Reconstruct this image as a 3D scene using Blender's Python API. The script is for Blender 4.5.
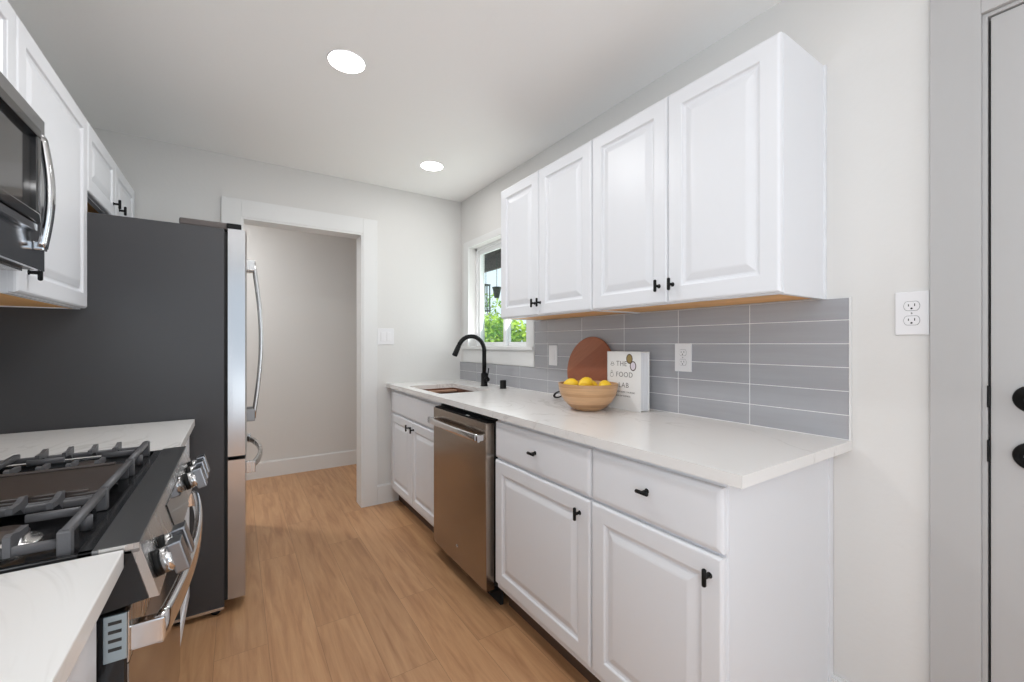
import bpy, bmesh, math, random
from mathutils import Vector, Matrix
PI = math.pi
random.seed(7)
for o in list(bpy.data.objects): bpy.data.objects.remove(o)
SC = bpy.context.scene; COL = SC.collection

# ------------------------------------------------------------------ camera, world, light, exposure
cam = bpy.data.objects.new('camera', bpy.data.cameras.new('camera')); COL.objects.link(cam)
cam.location = (0, 0, 1.215); cam.rotation_euler = (PI/2, 0, -0.5804)
cam.data.sensor_width = 36; cam.data.lens = 421.26/1024*36; cam.data.shift_y = 3.0/1024
cam.data.clip_start = .02; cam.data.clip_end = 200
SC.camera = cam
SC.view_settings.view_transform = 'Standard'; SC.view_settings.look = 'None'
SC.view_settings.gamma = 1; SC.view_settings.use_curve_mapping = False
SC.view_settings.exposure = 0.14
XR_ = 1.603
w = bpy.data.worlds.new('sky'); SC.world = w; w.use_nodes = True
bg = w.node_tree.nodes['Background']; bg.inputs[0].default_value = (.76, .88, 1, 1); bg.inputs[1].default_value = 1.0
def lamp(name, kind, loc, rot, energy, color=(1, 1, 1), **kw):
    d = bpy.data.lights.new(name, kind); d.energy = energy; d.color = color
    for k, v in kw.items(): setattr(d, k, v)
    o = bpy.data.objects.new(name, d); o.location = loc; o.rotation_euler = rot; COL.objects.link(o); return o
lamp('sun', 'SUN', (-6, 0, 9), (0, math.radians(-38), math.radians(8)), 3.2, (1, .95, .86), angle=.02)
# added fill lights at unseen openings around the camera; last is the sink window
W_ = dict(world=1.2, rear=1, rear_up=5.5, left=5.5, left_up=15, right=10, right_up=16, sinkwin=4.5, l1=9.2, l2=1.6, over=1.5, room=2, hall=14)
bg.inputs[1].default_value = W_['world']
rad = math.radians
lamp('rear_fill', 'AREA', (.4, -2.55, 1.25), (rad(90), 0, 0), W_['rear'], (.87, .94, 1), shape='RECTANGLE', size=2.0, size_y=2.0)  # fill light added at the made-up rear opening
lamp('rear_up_fill', 'AREA', (.4, -2.52, .5), (rad(135), 0, 0), W_['rear_up'], (.91, .96, 1), shape='RECTANGLE', size=2.0, size_y=.7)  # upward fill added to lift the ceiling; no patio is built
lamp('side_fill', 'AREA', (-.80, -.43, 1.45), (rad(90), 0, rad(-90)), W_['left'], (.87, .94, 1), shape='RECTANGLE', size=1.15, size_y=1.4)  # fill light added at a made-up opening in the left wall
lamp('side_up_fill', 'AREA', (-.80, -.43, 1.2), (rad(140), 0, rad(-90)), W_['left_up'], (.91, .96, 1), shape='RECTANGLE', size=1.15, size_y=.9)  # upward fill added for the ceiling; no yard on this side
lamp('side_fill', 'AREA', (XR_-.01, -1.55, 1.35), (rad(90), 0, rad(90)), W_['right'], (.87, .94, 1), shape='RECTANGLE', size=1.5, size_y=1.6)  # fill light added at a made-up opening in the right wall
lamp('side_up_fill', 'AREA', (XR_-.01, -1.55, 1.0), (rad(140), 0, rad(90)), W_['right_up'], (.91, .96, 1), shape='RECTANGLE', size=1.5, size_y=.9)  # second upward ceiling fill, added on the right
lamp('sink_window_daylight', 'AREA', (XR_+.14, 2.66, 1.42), (rad(125), 0, rad(90)), W_['sinkwin'], (.96, 1, 1), shape='RECTANGLE', size=.78, size_y=.5)

# ------------------------------------------------------------------ materials
def mat(name, col, rough=.5, metal=0, bump=0, bscale=200, coat=0, spec=None, var=0, vscale=3, stretch=None, rvar=0):
    m = bpy.data.materials.new(name); m.use_nodes = True
    nt = m.node_tree; b = nt.nodes['Principled BSDF']
    b.inputs['Base Color'].default_value = (*col, 1); b.inputs['Roughness'].default_value = rough
    b.inputs['Metallic'].default_value = metal
    if coat: b.inputs['Coat Weight'].default_value = coat; b.inputs['Coat Roughness'].default_value = .08
    if spec is not None: b.inputs['Specular IOR Level'].default_value = spec
    tc = nt.nodes.new('ShaderNodeTexCoord'); mp = nt.nodes.new('ShaderNodeMapping')
    nt.links.new(tc.outputs['Object'], mp.inputs[0])
    if stretch: mp.inputs['Scale'].default_value = stretch
    n = nt.nodes.new('ShaderNodeTexNoise'); n.inputs['Scale'].default_value = bscale; n.inputs['Detail'].default_value = 3
    nt.links.new(mp.outputs[0], n.inputs[0])
    if bump:
        bp = nt.nodes.new('ShaderNodeBump'); bp.inputs['Strength'].default_value = bump; bp.inputs['Distance'].default_value = .004
        nt.links.new(n.outputs['Fac'], bp.inputs['Height']); nt.links.new(bp.outputs[0], b.inputs['Normal'])
    if var:
        n2 = nt.nodes.new('ShaderNodeTexNoise'); n2.inputs['Scale'].default_value = vscale; n2.inputs['Detail'].default_value = 4
        nt.links.new(mp.outputs[0], n2.inputs[0])
        r = nt.nodes.new('ShaderNodeValToRGB'); r.color_ramp.elements[0].position = .3; r.color_ramp.elements[1].position = .7
        r.color_ramp.elements[0].color = (*[max(0, c*(1-var)) for c in col], 1); r.color_ramp.elements[1].color = (*[min(1, c*(1+var)) for c in col], 1)
        nt.links.new(n2.outputs['Fac'], r.inputs[0]); nt.links.new(r.outputs[0], b.inputs['Base Color'])
    if rvar:
        mr = nt.nodes.new('ShaderNodeMapRange'); mr.inputs['To Min'].default_value = rough-rvar; mr.inputs['To Max'].default_value = rough+rvar
        nt.links.new(n.outputs['Fac'], mr.inputs[0]); nt.links.new(mr.outputs[0], b.inputs['Roughness'])
    return m
M = {}
M['wall'] = mat('wall_paint', (.71, .695, .675), .85, bump=.12, bscale=55)
M['ceiling'] = mat('ceiling_paint', (.93, .92, .905), .9, bump=.08, bscale=60)
M['trim'] = mat('trim_paint', (.755, .75, .74), .45)
M['greige'] = mat('greige_paint', (.455, .445, .44), .5, bump=.02, bscale=40)
M['cab'] = mat('cabinet_white', (.765, .77, .795), .38, bump=.015, bscale=30, stretch=(1, 1, .15))
M['wood_under'] = mat('cabinet_raw_wood', (.78, .43, .17), .6, var=.15, vscale=8, stretch=(1, .12, 1))
M['black'] = mat('matte_black', (.006, .006, .006), .45, spec=.18)
M['gap'] = mat('dark_gap', (.008, .008, .008), .8)
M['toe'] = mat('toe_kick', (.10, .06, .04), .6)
M['steel'] = mat('brushed_steel', (.56, .55, .54), .26, 1, bump=.02, bscale=60, stretch=(1, 1, .02), rvar=.07)
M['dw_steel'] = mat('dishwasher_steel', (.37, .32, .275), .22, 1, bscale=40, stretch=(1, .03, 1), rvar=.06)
M['fridge_steel'] = mat('fridge_door_steel', (.47, .465, .47), .2, 1, bump=.008, bscale=50, stretch=(1, 1, .02), rvar=.05)
M['grip'] = mat('grey_satin_metal', (.26, .27, .29), .28, 1)
M['chrome'] = mat('chrome', (.72, .72, .73), .12, 1)
M['mw_steel'] = mat('microwave_steel', (.46, .47, .49), .13, 1)
M['fridge_side'] = mat('fridge_side_grey', (.045, .044, .047), .36, bump=.05, bscale=300)
M['iron'] = mat('cast_iron', (.095, .093, .098), .45, bump=.1, bscale=300)
M['enamel'] = mat('black_enamel', (.012, .012, .013), .12)
M['griddle'] = mat('griddle_iron', (.06, .045, .038), .28)
M['strip'] = mat('dark_steel_strip', (.26, .26, .262), .34, 1)
M['bglass'] = mat('black_glass', (.01, .01, .011), .04, coat=.4)
M['ovenglass'] = mat('oven_door_glass', (.30, .27, .25), .07, 1)
M['vent'] = mat('vent_blue_steel', (.40, .50, .56), .3, .6)
M['plate'] = mat('white_plastic', (.80, .79, .80), .32)
M['slot'] = mat('dark_slot', (.03, .03, .03), .6)
M['ring'] = mat('shadow_gap_grey', (.25, .25, .26), .7)
M['grout'] = mat('grout', (.80, .79, .79), .8)
M['sink'] = mat('brown_sink', (.20, .095, .06), .3, .5, var=.2, vscale=6)
M['lemon'] = mat('lemon_skin', (.93, .60, .03), .42, bump=.25, bscale=120)
M['leather'] = mat('black_strap', (.015, .014, .014), .5)
M['paper'] = mat('page_edges', (.76, .76, .78), .8, var=.12, vscale=60, stretch=(9, 1, .05))
M['cover'] = mat('book_cover', (.80, .79, .775), .35)
M['ink'] = mat('grey_ink', (.16, .15, .14), .6)
M['gold'] = mat('gold_badge', (.30, .22, .08), .5)
M['plum'] = mat('dark_badge_ring', (.07, .035, .03), .5)
M['vinyl'] = mat('white_vinyl', (.86, .86, .86), .35)
M['eave'] = mat('eave_paint', (.10, .09, .085), .8)
M['ground'] = mat('garden_soil', (.10, .11, .05), .95, var=.3)
M['bark'] = mat('bark', (.09, .06, .04), .9)
M['stucco'] = mat('neighbour_stucco', (.75, .75, .72), .9)
M['lantern'] = mat('lantern_green', (.03, .07, .05), .5)
def leafmat(name, a, b):
    m = mat(name, a, .6); nt = m.node_tree; p = nt.nodes['Principled BSDF']
    n = nt.nodes.new('ShaderNodeTexNoise'); n.inputs['Scale'].default_value = 2.2
    tc = nt.nodes.new('ShaderNodeTexCoord'); nt.links.new(tc.outputs['Object'], n.inputs[0])
    r = nt.nodes.new('ShaderNodeValToRGB'); r.color_ramp.elements[0].position = .42; r.color_ramp.elements[1].position = .6
    r.color_ramp.elements[0].color = (*a, 1); r.color_ramp.elements[1].color = (*b, 1)
    nt.links.new(n.outputs['Fac'], r.inputs[0]); nt.links.new(r.outputs[0], p.inputs['Base Color'])
    p.inputs['Transmission Weight'].default_value = 0
    return m
M['leaf_lime'] = leafmat('leaf_lime', (.16, .38, .05), (.55, .75, .08))
M['leaf_dark'] = leafmat('leaf_dark', (.04, .16, .06), (.12, .30, .08))
M['leaf_red'] = leafmat('leaf_mixed', (.10, .26, .05), (.35, .30, .10))

def glassmat(name, refl, tint=(1, 1, 1)):
    m = bpy.data.materials.new(name); m.use_nodes = True; nt = m.node_tree; nt.nodes.clear()
    out = nt.nodes.new('ShaderNodeOutputMaterial'); mx = nt.nodes.new('ShaderNodeMixShader')
    t = nt.nodes.new('ShaderNodeBsdfTransparent'); t.inputs[0].default_value = (*tint, 1)
    g = nt.nodes.new('ShaderNodeBsdfGlossy'); g.inputs['Roughness'].default_value = .02
    mx.inputs[0].default_value = refl
    nt.links.new(t.outputs[0], mx.inputs[1]); nt.links.new(g.outputs[0], mx.inputs[2])
    nt.links.new(mx.outputs[0], out.inputs[0]); return m
M['pane'] = glassmat('window_pane', .05, (.96, .99, .97))
def emit(name, col, s):
    m = bpy.data.materials.new(name); m.use_nodes = True; b = m.node_tree.nodes['Principled BSDF']
    b.inputs['Emission Color'].default_value = (*col, 1); b.inputs['Emission Strength'].default_value = s; return m
M['led'] = emit('led_diffuser', (1, .97, .93), 14)

def floor_mat():
    m = bpy.data.materials.new('oak_planks'); m.use_nodes = True; nt = m.node_tree; b = nt.nodes['Principled BSDF']
    N = nt.nodes.new; L = nt.links.new
    tc = N('ShaderNodeTexCoord'); mp = N('ShaderNodeMapping'); mp.inputs['Rotation'].default_value = (0, 0, PI/2); mp.inputs['Location'].default_value = (.3, .07, 0)
    L(tc.outputs['Object'], mp.inputs[0])
    br = N('ShaderNodeTexBrick'); br.offset = .37; br.offset_frequency = 2
    br.inputs['Color1'].default_value = (0, 0, 0, 1); br.inputs['Color2'].default_value = (1, 1, 1, 1); br.inputs['Mortar'].default_value = (.5, .5, .5, 1)
    br.inputs['Scale'].default_value = 1; br.inputs['Mortar Size'].default_value = .0009; br.inputs['Mortar Smooth'].default_value = .3; br.inputs['Bias'].default_value = 0
    br.inputs['Brick Width'].default_value = 1.22; br.inputs['Row Height'].default_value = .18
    L(mp.outputs[0], br.inputs[0])
    # grain, offset per plank
    add = N('ShaderNodeVectorMath'); add.operation = 'MULTIPLY_ADD'; add.inputs[1].default_value = (7, 3.3, 5)
    L(br.outputs['Color'], add.inputs[0]); L(tc.outputs['Object'], add.inputs[2])
    m2 = N('ShaderNodeMapping'); m2.inputs['Scale'].default_value = (17, 1.3, 1); L(add.outputs[0], m2.inputs[0])
    n1 = N('ShaderNodeTexNoise'); n1.inputs['Scale'].default_value = 1.6; n1.inputs['Detail'].default_value = 7; n1.inputs['Roughness'].default_value = .62; n1.inputs['Distortion'].default_value = .7
    L(m2.outputs[0], n1.inputs[0])
    r = N('ShaderNodeValToRGB'); e = r.color_ramp.elements
    e[0].position = .28; e[0].color = (.345, .168, .078, 1); e[1].position = .72; e[1].color = (.57, .33, .170, 1)
    x = e.new(.5); x.color = (.48, .26, .128, 1)
    L(n1.outputs['Fac'], r.inputs[0])
    hs = N('ShaderNodeHueSaturation'); mr = N('ShaderNodeMapRange'); mr.inputs['To Min'].default_value = .94; mr.inputs['To Max'].default_value = 1.06
    L(br.outputs['Color'], mr.inputs[0]); L(mr.outputs[0], hs.inputs['Value']); L(r.outputs[0], hs.inputs['Color'])
    mx = N('ShaderNodeMixRGB'); mx.inputs[2].default_value = (.25, .135, .066, 1); L(br.outputs['Fac'], mx.inputs[0]); L(hs.outputs[0], mx.inputs[1])
    L(mx.outputs[0], b.inputs['Base Color']); b.inputs['Roughness'].default_value = .42
    bp = N('ShaderNodeBump'); bp.inputs['Strength'].default_value = .08; bp.inputs['Distance'].default_value = .003; L(n1.outputs['Fac'], bp.inputs['Height']); L(bp.outputs[0], b.inputs['Normal'])
    return m
M['floor'] = floor_mat()
def quartz():
    m = bpy.data.materials.new('white_quartz'); m.use_nodes = True; nt = m.node_tree; b = nt.nodes['Principled BSDF']; N = nt.nodes.new; L = nt.links.new
    tc = N('ShaderNodeTexCoord'); mp = N('ShaderNodeMapping'); mp.inputs['Rotation'].default_value = (0, 0, .7); mp.inputs['Scale'].default_value = (1.3, .55, 1); L(tc.outputs['Object'], mp.inputs[0])
    n = N('ShaderNodeTexNoise'); n.inputs['Scale'].default_value = 2.6; n.inputs['Detail'].default_value = 6; n.inputs['Distortion'].default_value = 1.6; L(mp.outputs[0], n.inputs[0])
    r = N('ShaderNodeValToRGB'); e = r.color_ramp.elements
    e[0].position = .485; e[0].color = (.79, .77, .75, 1); e[1].position = .515; e[1].color = (.79, .77, .75, 1)
    x = e.new(.5); x.color = (.66, .635, .61, 1); L(n.outputs['Fac'], r.inputs[0])
    n2 = N('ShaderNodeTexNoise'); n2.inputs['Scale'].default_value = 1.3; L(tc.outputs['Object'], n2.inputs[0])
    mr = N('ShaderNodeMapRange'); mr.inputs['From Min'].default_value = .36; mr.inputs['From Max'].default_value = .55; L(n2.outputs['Fac'], mr.inputs[0])
    mx = N('ShaderNodeMixRGB'); mx.inputs[1].default_value = (.79, .77, .75, 1); L(mr.outputs[0], mx.inputs[0]); L(r.outputs[0], mx.inputs[2])
    L(mx.outputs[0], b.inputs['Base Color']); b.inputs['Roughness'].default_value = .22; return m
M['quartz'] = quartz()
def tile_mat():
    m = mat('grey_glazed_tile', (.375, .375, .395), .16, bump=.03, bscale=14, var=.035, vscale=30, stretch=(1, .12, 2)); return m
M['tile'] = tile_mat()
def banded(name, axis, cols, scale, rough=.4, grain=(1, 1, 14)):
    """glued strips of wood: colour steps along one object axis"""
    m = bpy.data.materials.new(name); m.use_nodes = True; nt = m.node_tree; b = nt.nodes['Principled BSDF']; N = nt.nodes.new; L = nt.links.new
    tc = N('ShaderNodeTexCoord'); sp = N('ShaderNodeSeparateXYZ'); L(tc.outputs['Object'], sp.inputs[0])
    mr = N('ShaderNodeMapRange'); mr.inputs['From Min'].default_value = scale[0]; mr.inputs['From Max'].default_value = scale[1]; L(sp.outputs[axis], mr.inputs[0])
    r = N('ShaderNodeValToRGB'); r.color_ramp.interpolation = 'CONSTANT'; e = r.color_ramp.elements
    e[0].position = 0; e[0].color = (*cols[0][1], 1); e[1].position = cols[1][0]; e[1].color = (*cols[1][1], 1)
    for p, c in cols[2:]: x = e.new(p); x.color = (*c, 1)
    L(mr.outputs[0], r.inputs[0])
    mp = N('ShaderNodeMapping'); mp.inputs['Scale'].default_value = grain; L(tc.outputs['Object'], mp.inputs[0])
    n = N('ShaderNodeTexNoise'); n.inputs['Scale'].default_value = 14; n.inputs['Detail'].default_value = 5; L(mp.outputs[0], n.inputs[0])
    m2 = N('ShaderNodeMapRange'); m2.inputs['To Min'].default_value = .78; m2.inputs['To Max'].default_value = 1.2; L(n.outputs['Fac'], m2.inputs[0])
    hs = N('ShaderNodeHueSaturation'); L(r.outputs[0], hs.inputs['Color']); L(m2.outputs[0], hs.inputs['Value']); L(hs.outputs[0], b.inputs['Base Color'])
    b.inputs['Roughness'].default_value = rough; return m

# ------------------------------------------------------------------ mesh builder
class MB:
    def __init__(s): s.v = []; s.f = []; s.mi = []; s.sm = []
    def add(s, vs, fs, mi=0, smooth=False):
        o = len(s.v); s.v += [tuple(v) for v in vs]
        for f in fs: s.f.append([i+o for i in f]); s.mi.append(mi); s.sm.append(smooth)
        return s
    def box(s, x0, x1, y0, y1, z0, z1, mi=0, bev=0, xf=None):
        x0, x1 = sorted((x0, x1)); y0, y1 = sorted((y0, y1)); z0, z1 = sorted((z0, z1))
        if bev:
            bm = bmesh.new(); bmesh.ops.create_cube(bm, size=1)
            for v in bm.verts: v.co = Vector((x0+(v.co.x+.5)*(x1-x0), y0+(v.co.y+.5)*(y1-y0), z0+(v.co.z+.5)*(z1-z0)))
            bmesh.ops.bevel(bm, geom=list(bm.edges), offset=bev, segments=2, profile=.6, affect='EDGES')
            vs = [v.co.copy() for v in bm.verts]; fs = [[v.index for v in f.verts] for f in bm.faces]; bm.free()
            if xf: vs = [xf @ v for v in vs]
            return s.add(vs, fs, mi)
        vs = [Vector(p) for p in ((x0,y0,z0),(x1,y0,z0),(x1,y1,z0),(x0,y1,z0),(x0,y0,z1),(x1,y0,z1),(x1,y1,z1),(x0,y1,z1))]
        if xf: vs = [xf @ v for v in vs]
        return s.add(vs, [(0,3,2,1),(4,5,6,7),(0,1,5,4),(1,2,6,5),(2,3,7,6),(3,0,4,7)], mi)
    def prism(s, poly, a, b, axis='y', mi=0):
        """poly of 2-D points swept along an axis; poly coords are the other two axes in order"""
        def P(p, t): return (p[0], t, p[1]) if axis == 'y' else ((t, p[0], p[1]) if axis == 'x' else (p[0], p[1], t))
        n = len(poly); vs = [P(p, a) for p in poly]+[P(p, b) for p in poly]
        fs = [list(range(n))[::-1], list(range(n, 2*n))]+[(i, (i+1) % n, n+(i+1) % n, n+i) for i in range(n)]
        return s.add(vs, fs, mi)
    def lathe(s, prof, c=(0, 0, 0), axis=(0, 0, 1), n=40, mi=0, smooth=True, caps=True):
        """prof: list of (radius, height) along axis from c"""
        ax = Vector(axis).normalized(); q = Vector((0, 0, 1)).rotation_difference(ax); c = Vector(c); vs = []; fs = []
        for r, h in prof:
            for i in range(n):
                a = 2*PI*i/n; vs.append(c+q @ Vector((r*math.cos(a), r*math.sin(a), h)))
        for k in range(len(prof)-1):
            for i in range(n): j = (i+1) % n; fs.append((k*n+i, k*n+j, (k+1)*n+j, (k+1)*n+i))
        s.add(vs, fs, mi, smooth)
        if caps:
            if prof[0][0] > 1e-6: s.add(vs[:n], [list(range(n))[::-1]], mi)
            if prof[-1][0] > 1e-6: s.add(vs[-n:], [list(range(n))], mi)
        return s
    def cyl(s, a, b, r, n=24, mi=0, bev=0):
        a = Vector(a); b = Vector(b); L = (b-a).length; bev = min(bev, L/2, r)
        p = [(r-bev, 0), (r, bev), (r, L-bev), (r-bev, L)] if bev else [(r, 0), (r, L)]
        return s.lathe(p, a, b-a, n, mi)
    def tube(s, pts, r, n=14, mi=0, flat=None, up=(0, 0, 1)):
        """pts path; r radius or list; flat=(a,b) gives a rounded-rectangular section: a along up, b across"""
        pts = [Vector(p) for p in pts]; m = len(pts); rs = r if isinstance(r, (list, tuple)) else [r]*m; vs = []; fs = []; prev = None
        for k, p in enumerate(pts):
            t = (pts[min(k+1, m-1)]-pts[max(k-1, 0)]).normalized()
            u = Vector(up) if prev is None else prev
            u = (u-t*u.dot(t)); u = u.normalized() if u.length > 1e-5 else t.orthogonal().normalized(); prev = u; v = t.cross(u)
            for i in range(n):
                a = 2*PI*i/n; c, q = math.cos(a), math.sin(a)
                if flat:
                    e = .45; c = math.copysign(abs(c)**e, c); q = math.copysign(abs(q)**e, q); vs.append(p+u*c*flat[0]*rs[k]+v*q*flat[1]*rs[k])
                else: vs.append(p+u*c*rs[k]+v*q*rs[k])
        for k in range(m-1):
            for i in range(n): j = (i+1) % n; fs.append((k*n+i, k*n+j, (k+1)*n+j, (k+1)*n+i))
        s.add(vs, fs, mi, True); s.add(vs[:n], [list(range(n))[::-1]], mi); s.add(vs[-n:], [list(range(n))], mi); return s
    def build(s, name, m, parent=None, org=None):
        """world-space verts; stored relative to org (the thing's base) so child objects sit at the parent's origin"""
        if parent is not None:
            q = parent; org = Vector((0, 0, 0))
            while q: org = org+q.location; q = q.parent
        org = Vector(org) if org is not None else Vector((0, 0, 0))
        me = bpy.data.meshes.new(name); me.from_pydata([Vector(v)-org for v in s.v], [], s.f)
        ms = m if isinstance(m, (list, tuple)) else [m]
        for x in ms: me.materials.append(x)
        me.polygons.foreach_set('material_index', s.mi); me.polygons.foreach_set('use_smooth', s.sm)
        bm = bmesh.new(); bm.from_mesh(me); bmesh.ops.remove_doubles(bm, verts=bm.verts, dist=1e-6); bmesh.ops.recalc_face_normals(bm, faces=bm.faces); bm.to_mesh(me); bm.free()
        me.update(); o = bpy.data.objects.new(name, me); COL.objects.link(o)
        if parent is not None: o.parent = parent
        else: o.location = org
        return o
def tag(o, label=None, cat=None, group=None, kind=None):
    if label: o['label'] = label
    if cat: o['category'] = cat
    if group: o['group'] = group
    if kind: o['kind'] = kind
    return o
def thing(name, loc, label, cat, group=None, kind=None):
    o = bpy.data.objects.new(name, None); o.empty_display_size = .05; o.location = loc; COL.objects.link(o)
    return tag(o, label, cat, group, kind)
def struct(name, mb, m, label=None, parent=None, org=None):
    return tag(mb.build(name, m, parent, org), label, None, None, 'structure')
def copy_tree(o, parent=None):
    c = o.copy(); COL.objects.link(c)
    if parent: c.parent = parent
    for ch in [x for x in bpy.data.objects if x.parent == o]: copy_tree(ch, c)
    return c

XR, YB, HC = 1.603, 3.237, 2.42      # right wall face, back wall face, ceiling
XW, YR = -.785, -2.6                 # left wall face, wall behind the camera
XR2 = XR-.002; XW2 = XW+.002
# ------------------------------------------------------------------ shell
struct('floor', MB().box(-1.6, 1.9, YR-.12, 4.60, -.06, 0), M['floor'], 'honey oak plank floor running down the galley')
struct('ceiling', MB().box(-1.6, 1.75, YR-.12, 4.60, HC, HC+.1), M['ceiling'], 'off white painted ceiling')
WY0, WY1, WZ0, WZ1 = 2.255, 3.078, 1.19, 2.0
DY0, DY1, DZ = -.60, .232, 2.045
struct('wall_right', MB().box(XR, XR+.14, WY1, YB+.14, 0, HC).box(XR, XR+.14, WY0, WY1, 0, WZ0).box(XR, XR+.14, WY0, WY1, WZ1, HC)
       .box(XR, XR+.14, DY1+.01, WY0, 0, HC).box(XR, XR+.14, DY0-.01, DY1+.01, DZ+.01, HC).box(XR, XR+.14, YR, -2.4, 0, HC).box(XR, XR+.14, -1.1, DY0-.01, 0, HC).box(XR, XR+.14, -2.4, -1.1, 0, .55).box(XR, XR+.14, -2.4, -1.1, 2.15, HC), M['wall'], 'white textured wall behind the tiled counter')  # opening behind the camera is made up, for the right fill lights
OX0, OX1, OZ = .031, .790, 2.035
struct('wall_back', MB().box(XW-.1, OX0, YB, YB+.12, 0, HC).box(OX1, XR, YB, YB+.12, 0, HC).box(OX0, OX1, YB, YB+.12, OZ, HC), M['wall'], 'white wall with the hallway opening')
struct('wall_left', MB().box(XW-.1, XW, .17, YB, 0, HC).box(XW-.1, XW, -1.03, .17, 2.2, HC).box(XW-.1, XW, -1.03, .17, 0, .7).box(XW-.1, XW, YR, -1.03, 0, HC), M['wall'], 'white wall behind the range and refrigerator')  # opening beside the camera is made up, for the left fill lights
struct('wall_rear', MB().box(XW-.1, -.65, YR-.1, YR, 0, HC).box(1.45, XR, YR-.1, YR, 0, HC).box(-.65, 1.45, YR-.1, YR, 2.3, HC).box(-.65, 1.45, YR-.1, YR, 0, .12), M['wall'], 'unseen white wall with a wide opening added to let light in')  # this opening is made up to admit light; it holds no glass
struct('wall_hall_far', MB().box(-1.5, 1.6, 4.45, 4.55, 0, HC), M['wall'], 'plain grey-white hallway wall seen through the opening')
struct('wall_hall_near', MB().box(-1.5, XW-.1, YB, YB+.12, 0, HC), M['wall'])
struct('wall_hall_right', MB().box(1.5, 1.6, YB+.12, 4.45, 0, HC), M['wall'])
struct('wall_hall_left', MB().box(-1.5, -1.4, YB+.12, 4.45, 0, HC), M['wall'])
bb = lambda x0, x1, y0, y1, d, axis: MB().prism([(0, 0), (d, 0), (d, .128), (d*.45, .14), (0, .14)], x0, x1, 'x') if 0 else None
struct('baseboard_hall', MB().box(-1.4, 1.5, 4.435, 4.45, 0, .135).box(-1.4, 1.5, 4.442, 4.45, .135, .142), M['trim'])
struct('baseboard_back', MB().box(.897, 1.06, YB-.014, YB, 0, .135).box(.897, 1.06, YB-.007, YB, .135, .142), M['trim'])
struct('baseboard_right', MB().box(XR-.014, XR, .337, .568, 0, .150).box(XR-.007, XR, .337, .568, .150, .160), M['trim'])
# doorway lining and casing
t = MB().box(OX0-.108, OX0, YB-.016, YB, 0, 2.148, bev=.002).box(OX1, OX1+.106, YB-.016, YB, 0, 2.148, bev=.002).box(OX0, OX1, YB-.016, YB, OZ, 2.148, bev=.002)
struct('trim_1', t, M['trim'], 'white flat casing around the hallway opening')
struct('trim_2', MB().box(OX0, OX0+.012, YB-.012, YB+.132, 0, OZ-.012).box(OX1-.012, OX1, YB-.012, YB+.132, 0, OZ-.012).box(OX0, OX1, YB-.012, YB+.132, OZ-.012, OZ), M['trim'], 'white lining of the hallway opening')
# ------------------------------------------------------------------ window above the sink
wf = thing('window_1', (XR, 2.66, WZ0), 'white framed sliding window above the sink', None, kind='structure')
C0 = XR-.014
MB().box(C0, XR, WY1, 3.163, 1.198, 2.052, bev=.002).box(C0, XR, 2.170, WY0, 1.198, 2.052, bev=.002).box(C0, XR, WY0, WY1, WZ1, 2.052, bev=.002).build('window_casing', M['trim'], wf)
MB().box(XR-.03, XR+.06, 2.165, 3.168, 1.174, 1.198, bev=.003).build('window_sill', M['trim'], wf)
MB().box(C0, XR, 2.170, 3.163, 1.069, 1.174, bev=.002).build('window_apron', M['trim'], wf)
f = MB(); X0, X1 = XR+.055, XR+.115
f.box(X0, X1, WY1-.022, WY1, WZ0, WZ1).box(X0, X1, WY0, WY0+.022, WZ0, WZ1).box(X0, X1, WY0, WY1, WZ0, WZ0+.012).box(X0, X1, WY0, WY1, WZ1-.022, WZ1)
f.build('window_frame', M['vinyl'], wf)
def sash(y0, y1, x, nm):
    s = MB(); t_ = .036; z0, z1 = WZ0+.012, WZ1-.022
    s.box(x, x+.022, y0, y0+t_, z0, z1, bev=.003).box(x, x+.022, y1-t_, y1, z0, z1, bev=.003).box(x, x+.022, y0+t_, y1-t_, z0, z0+.028, bev=.003).box(x, x+.022, y0+t_, y1-t_, z1-t_, z1, bev=.003)
    o = s.build(nm, M['vinyl'], wf); MB().box(x+.009, x+.013, y0+t_, y1-t_, z0+.028, z1-t_).build('pane', M['pane'], o)
sash(2.628, WY1-.022, XR+.066, 'window_sash'); sash(WY0+.022, 2.662, XR+.09, 'window_sash')
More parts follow.
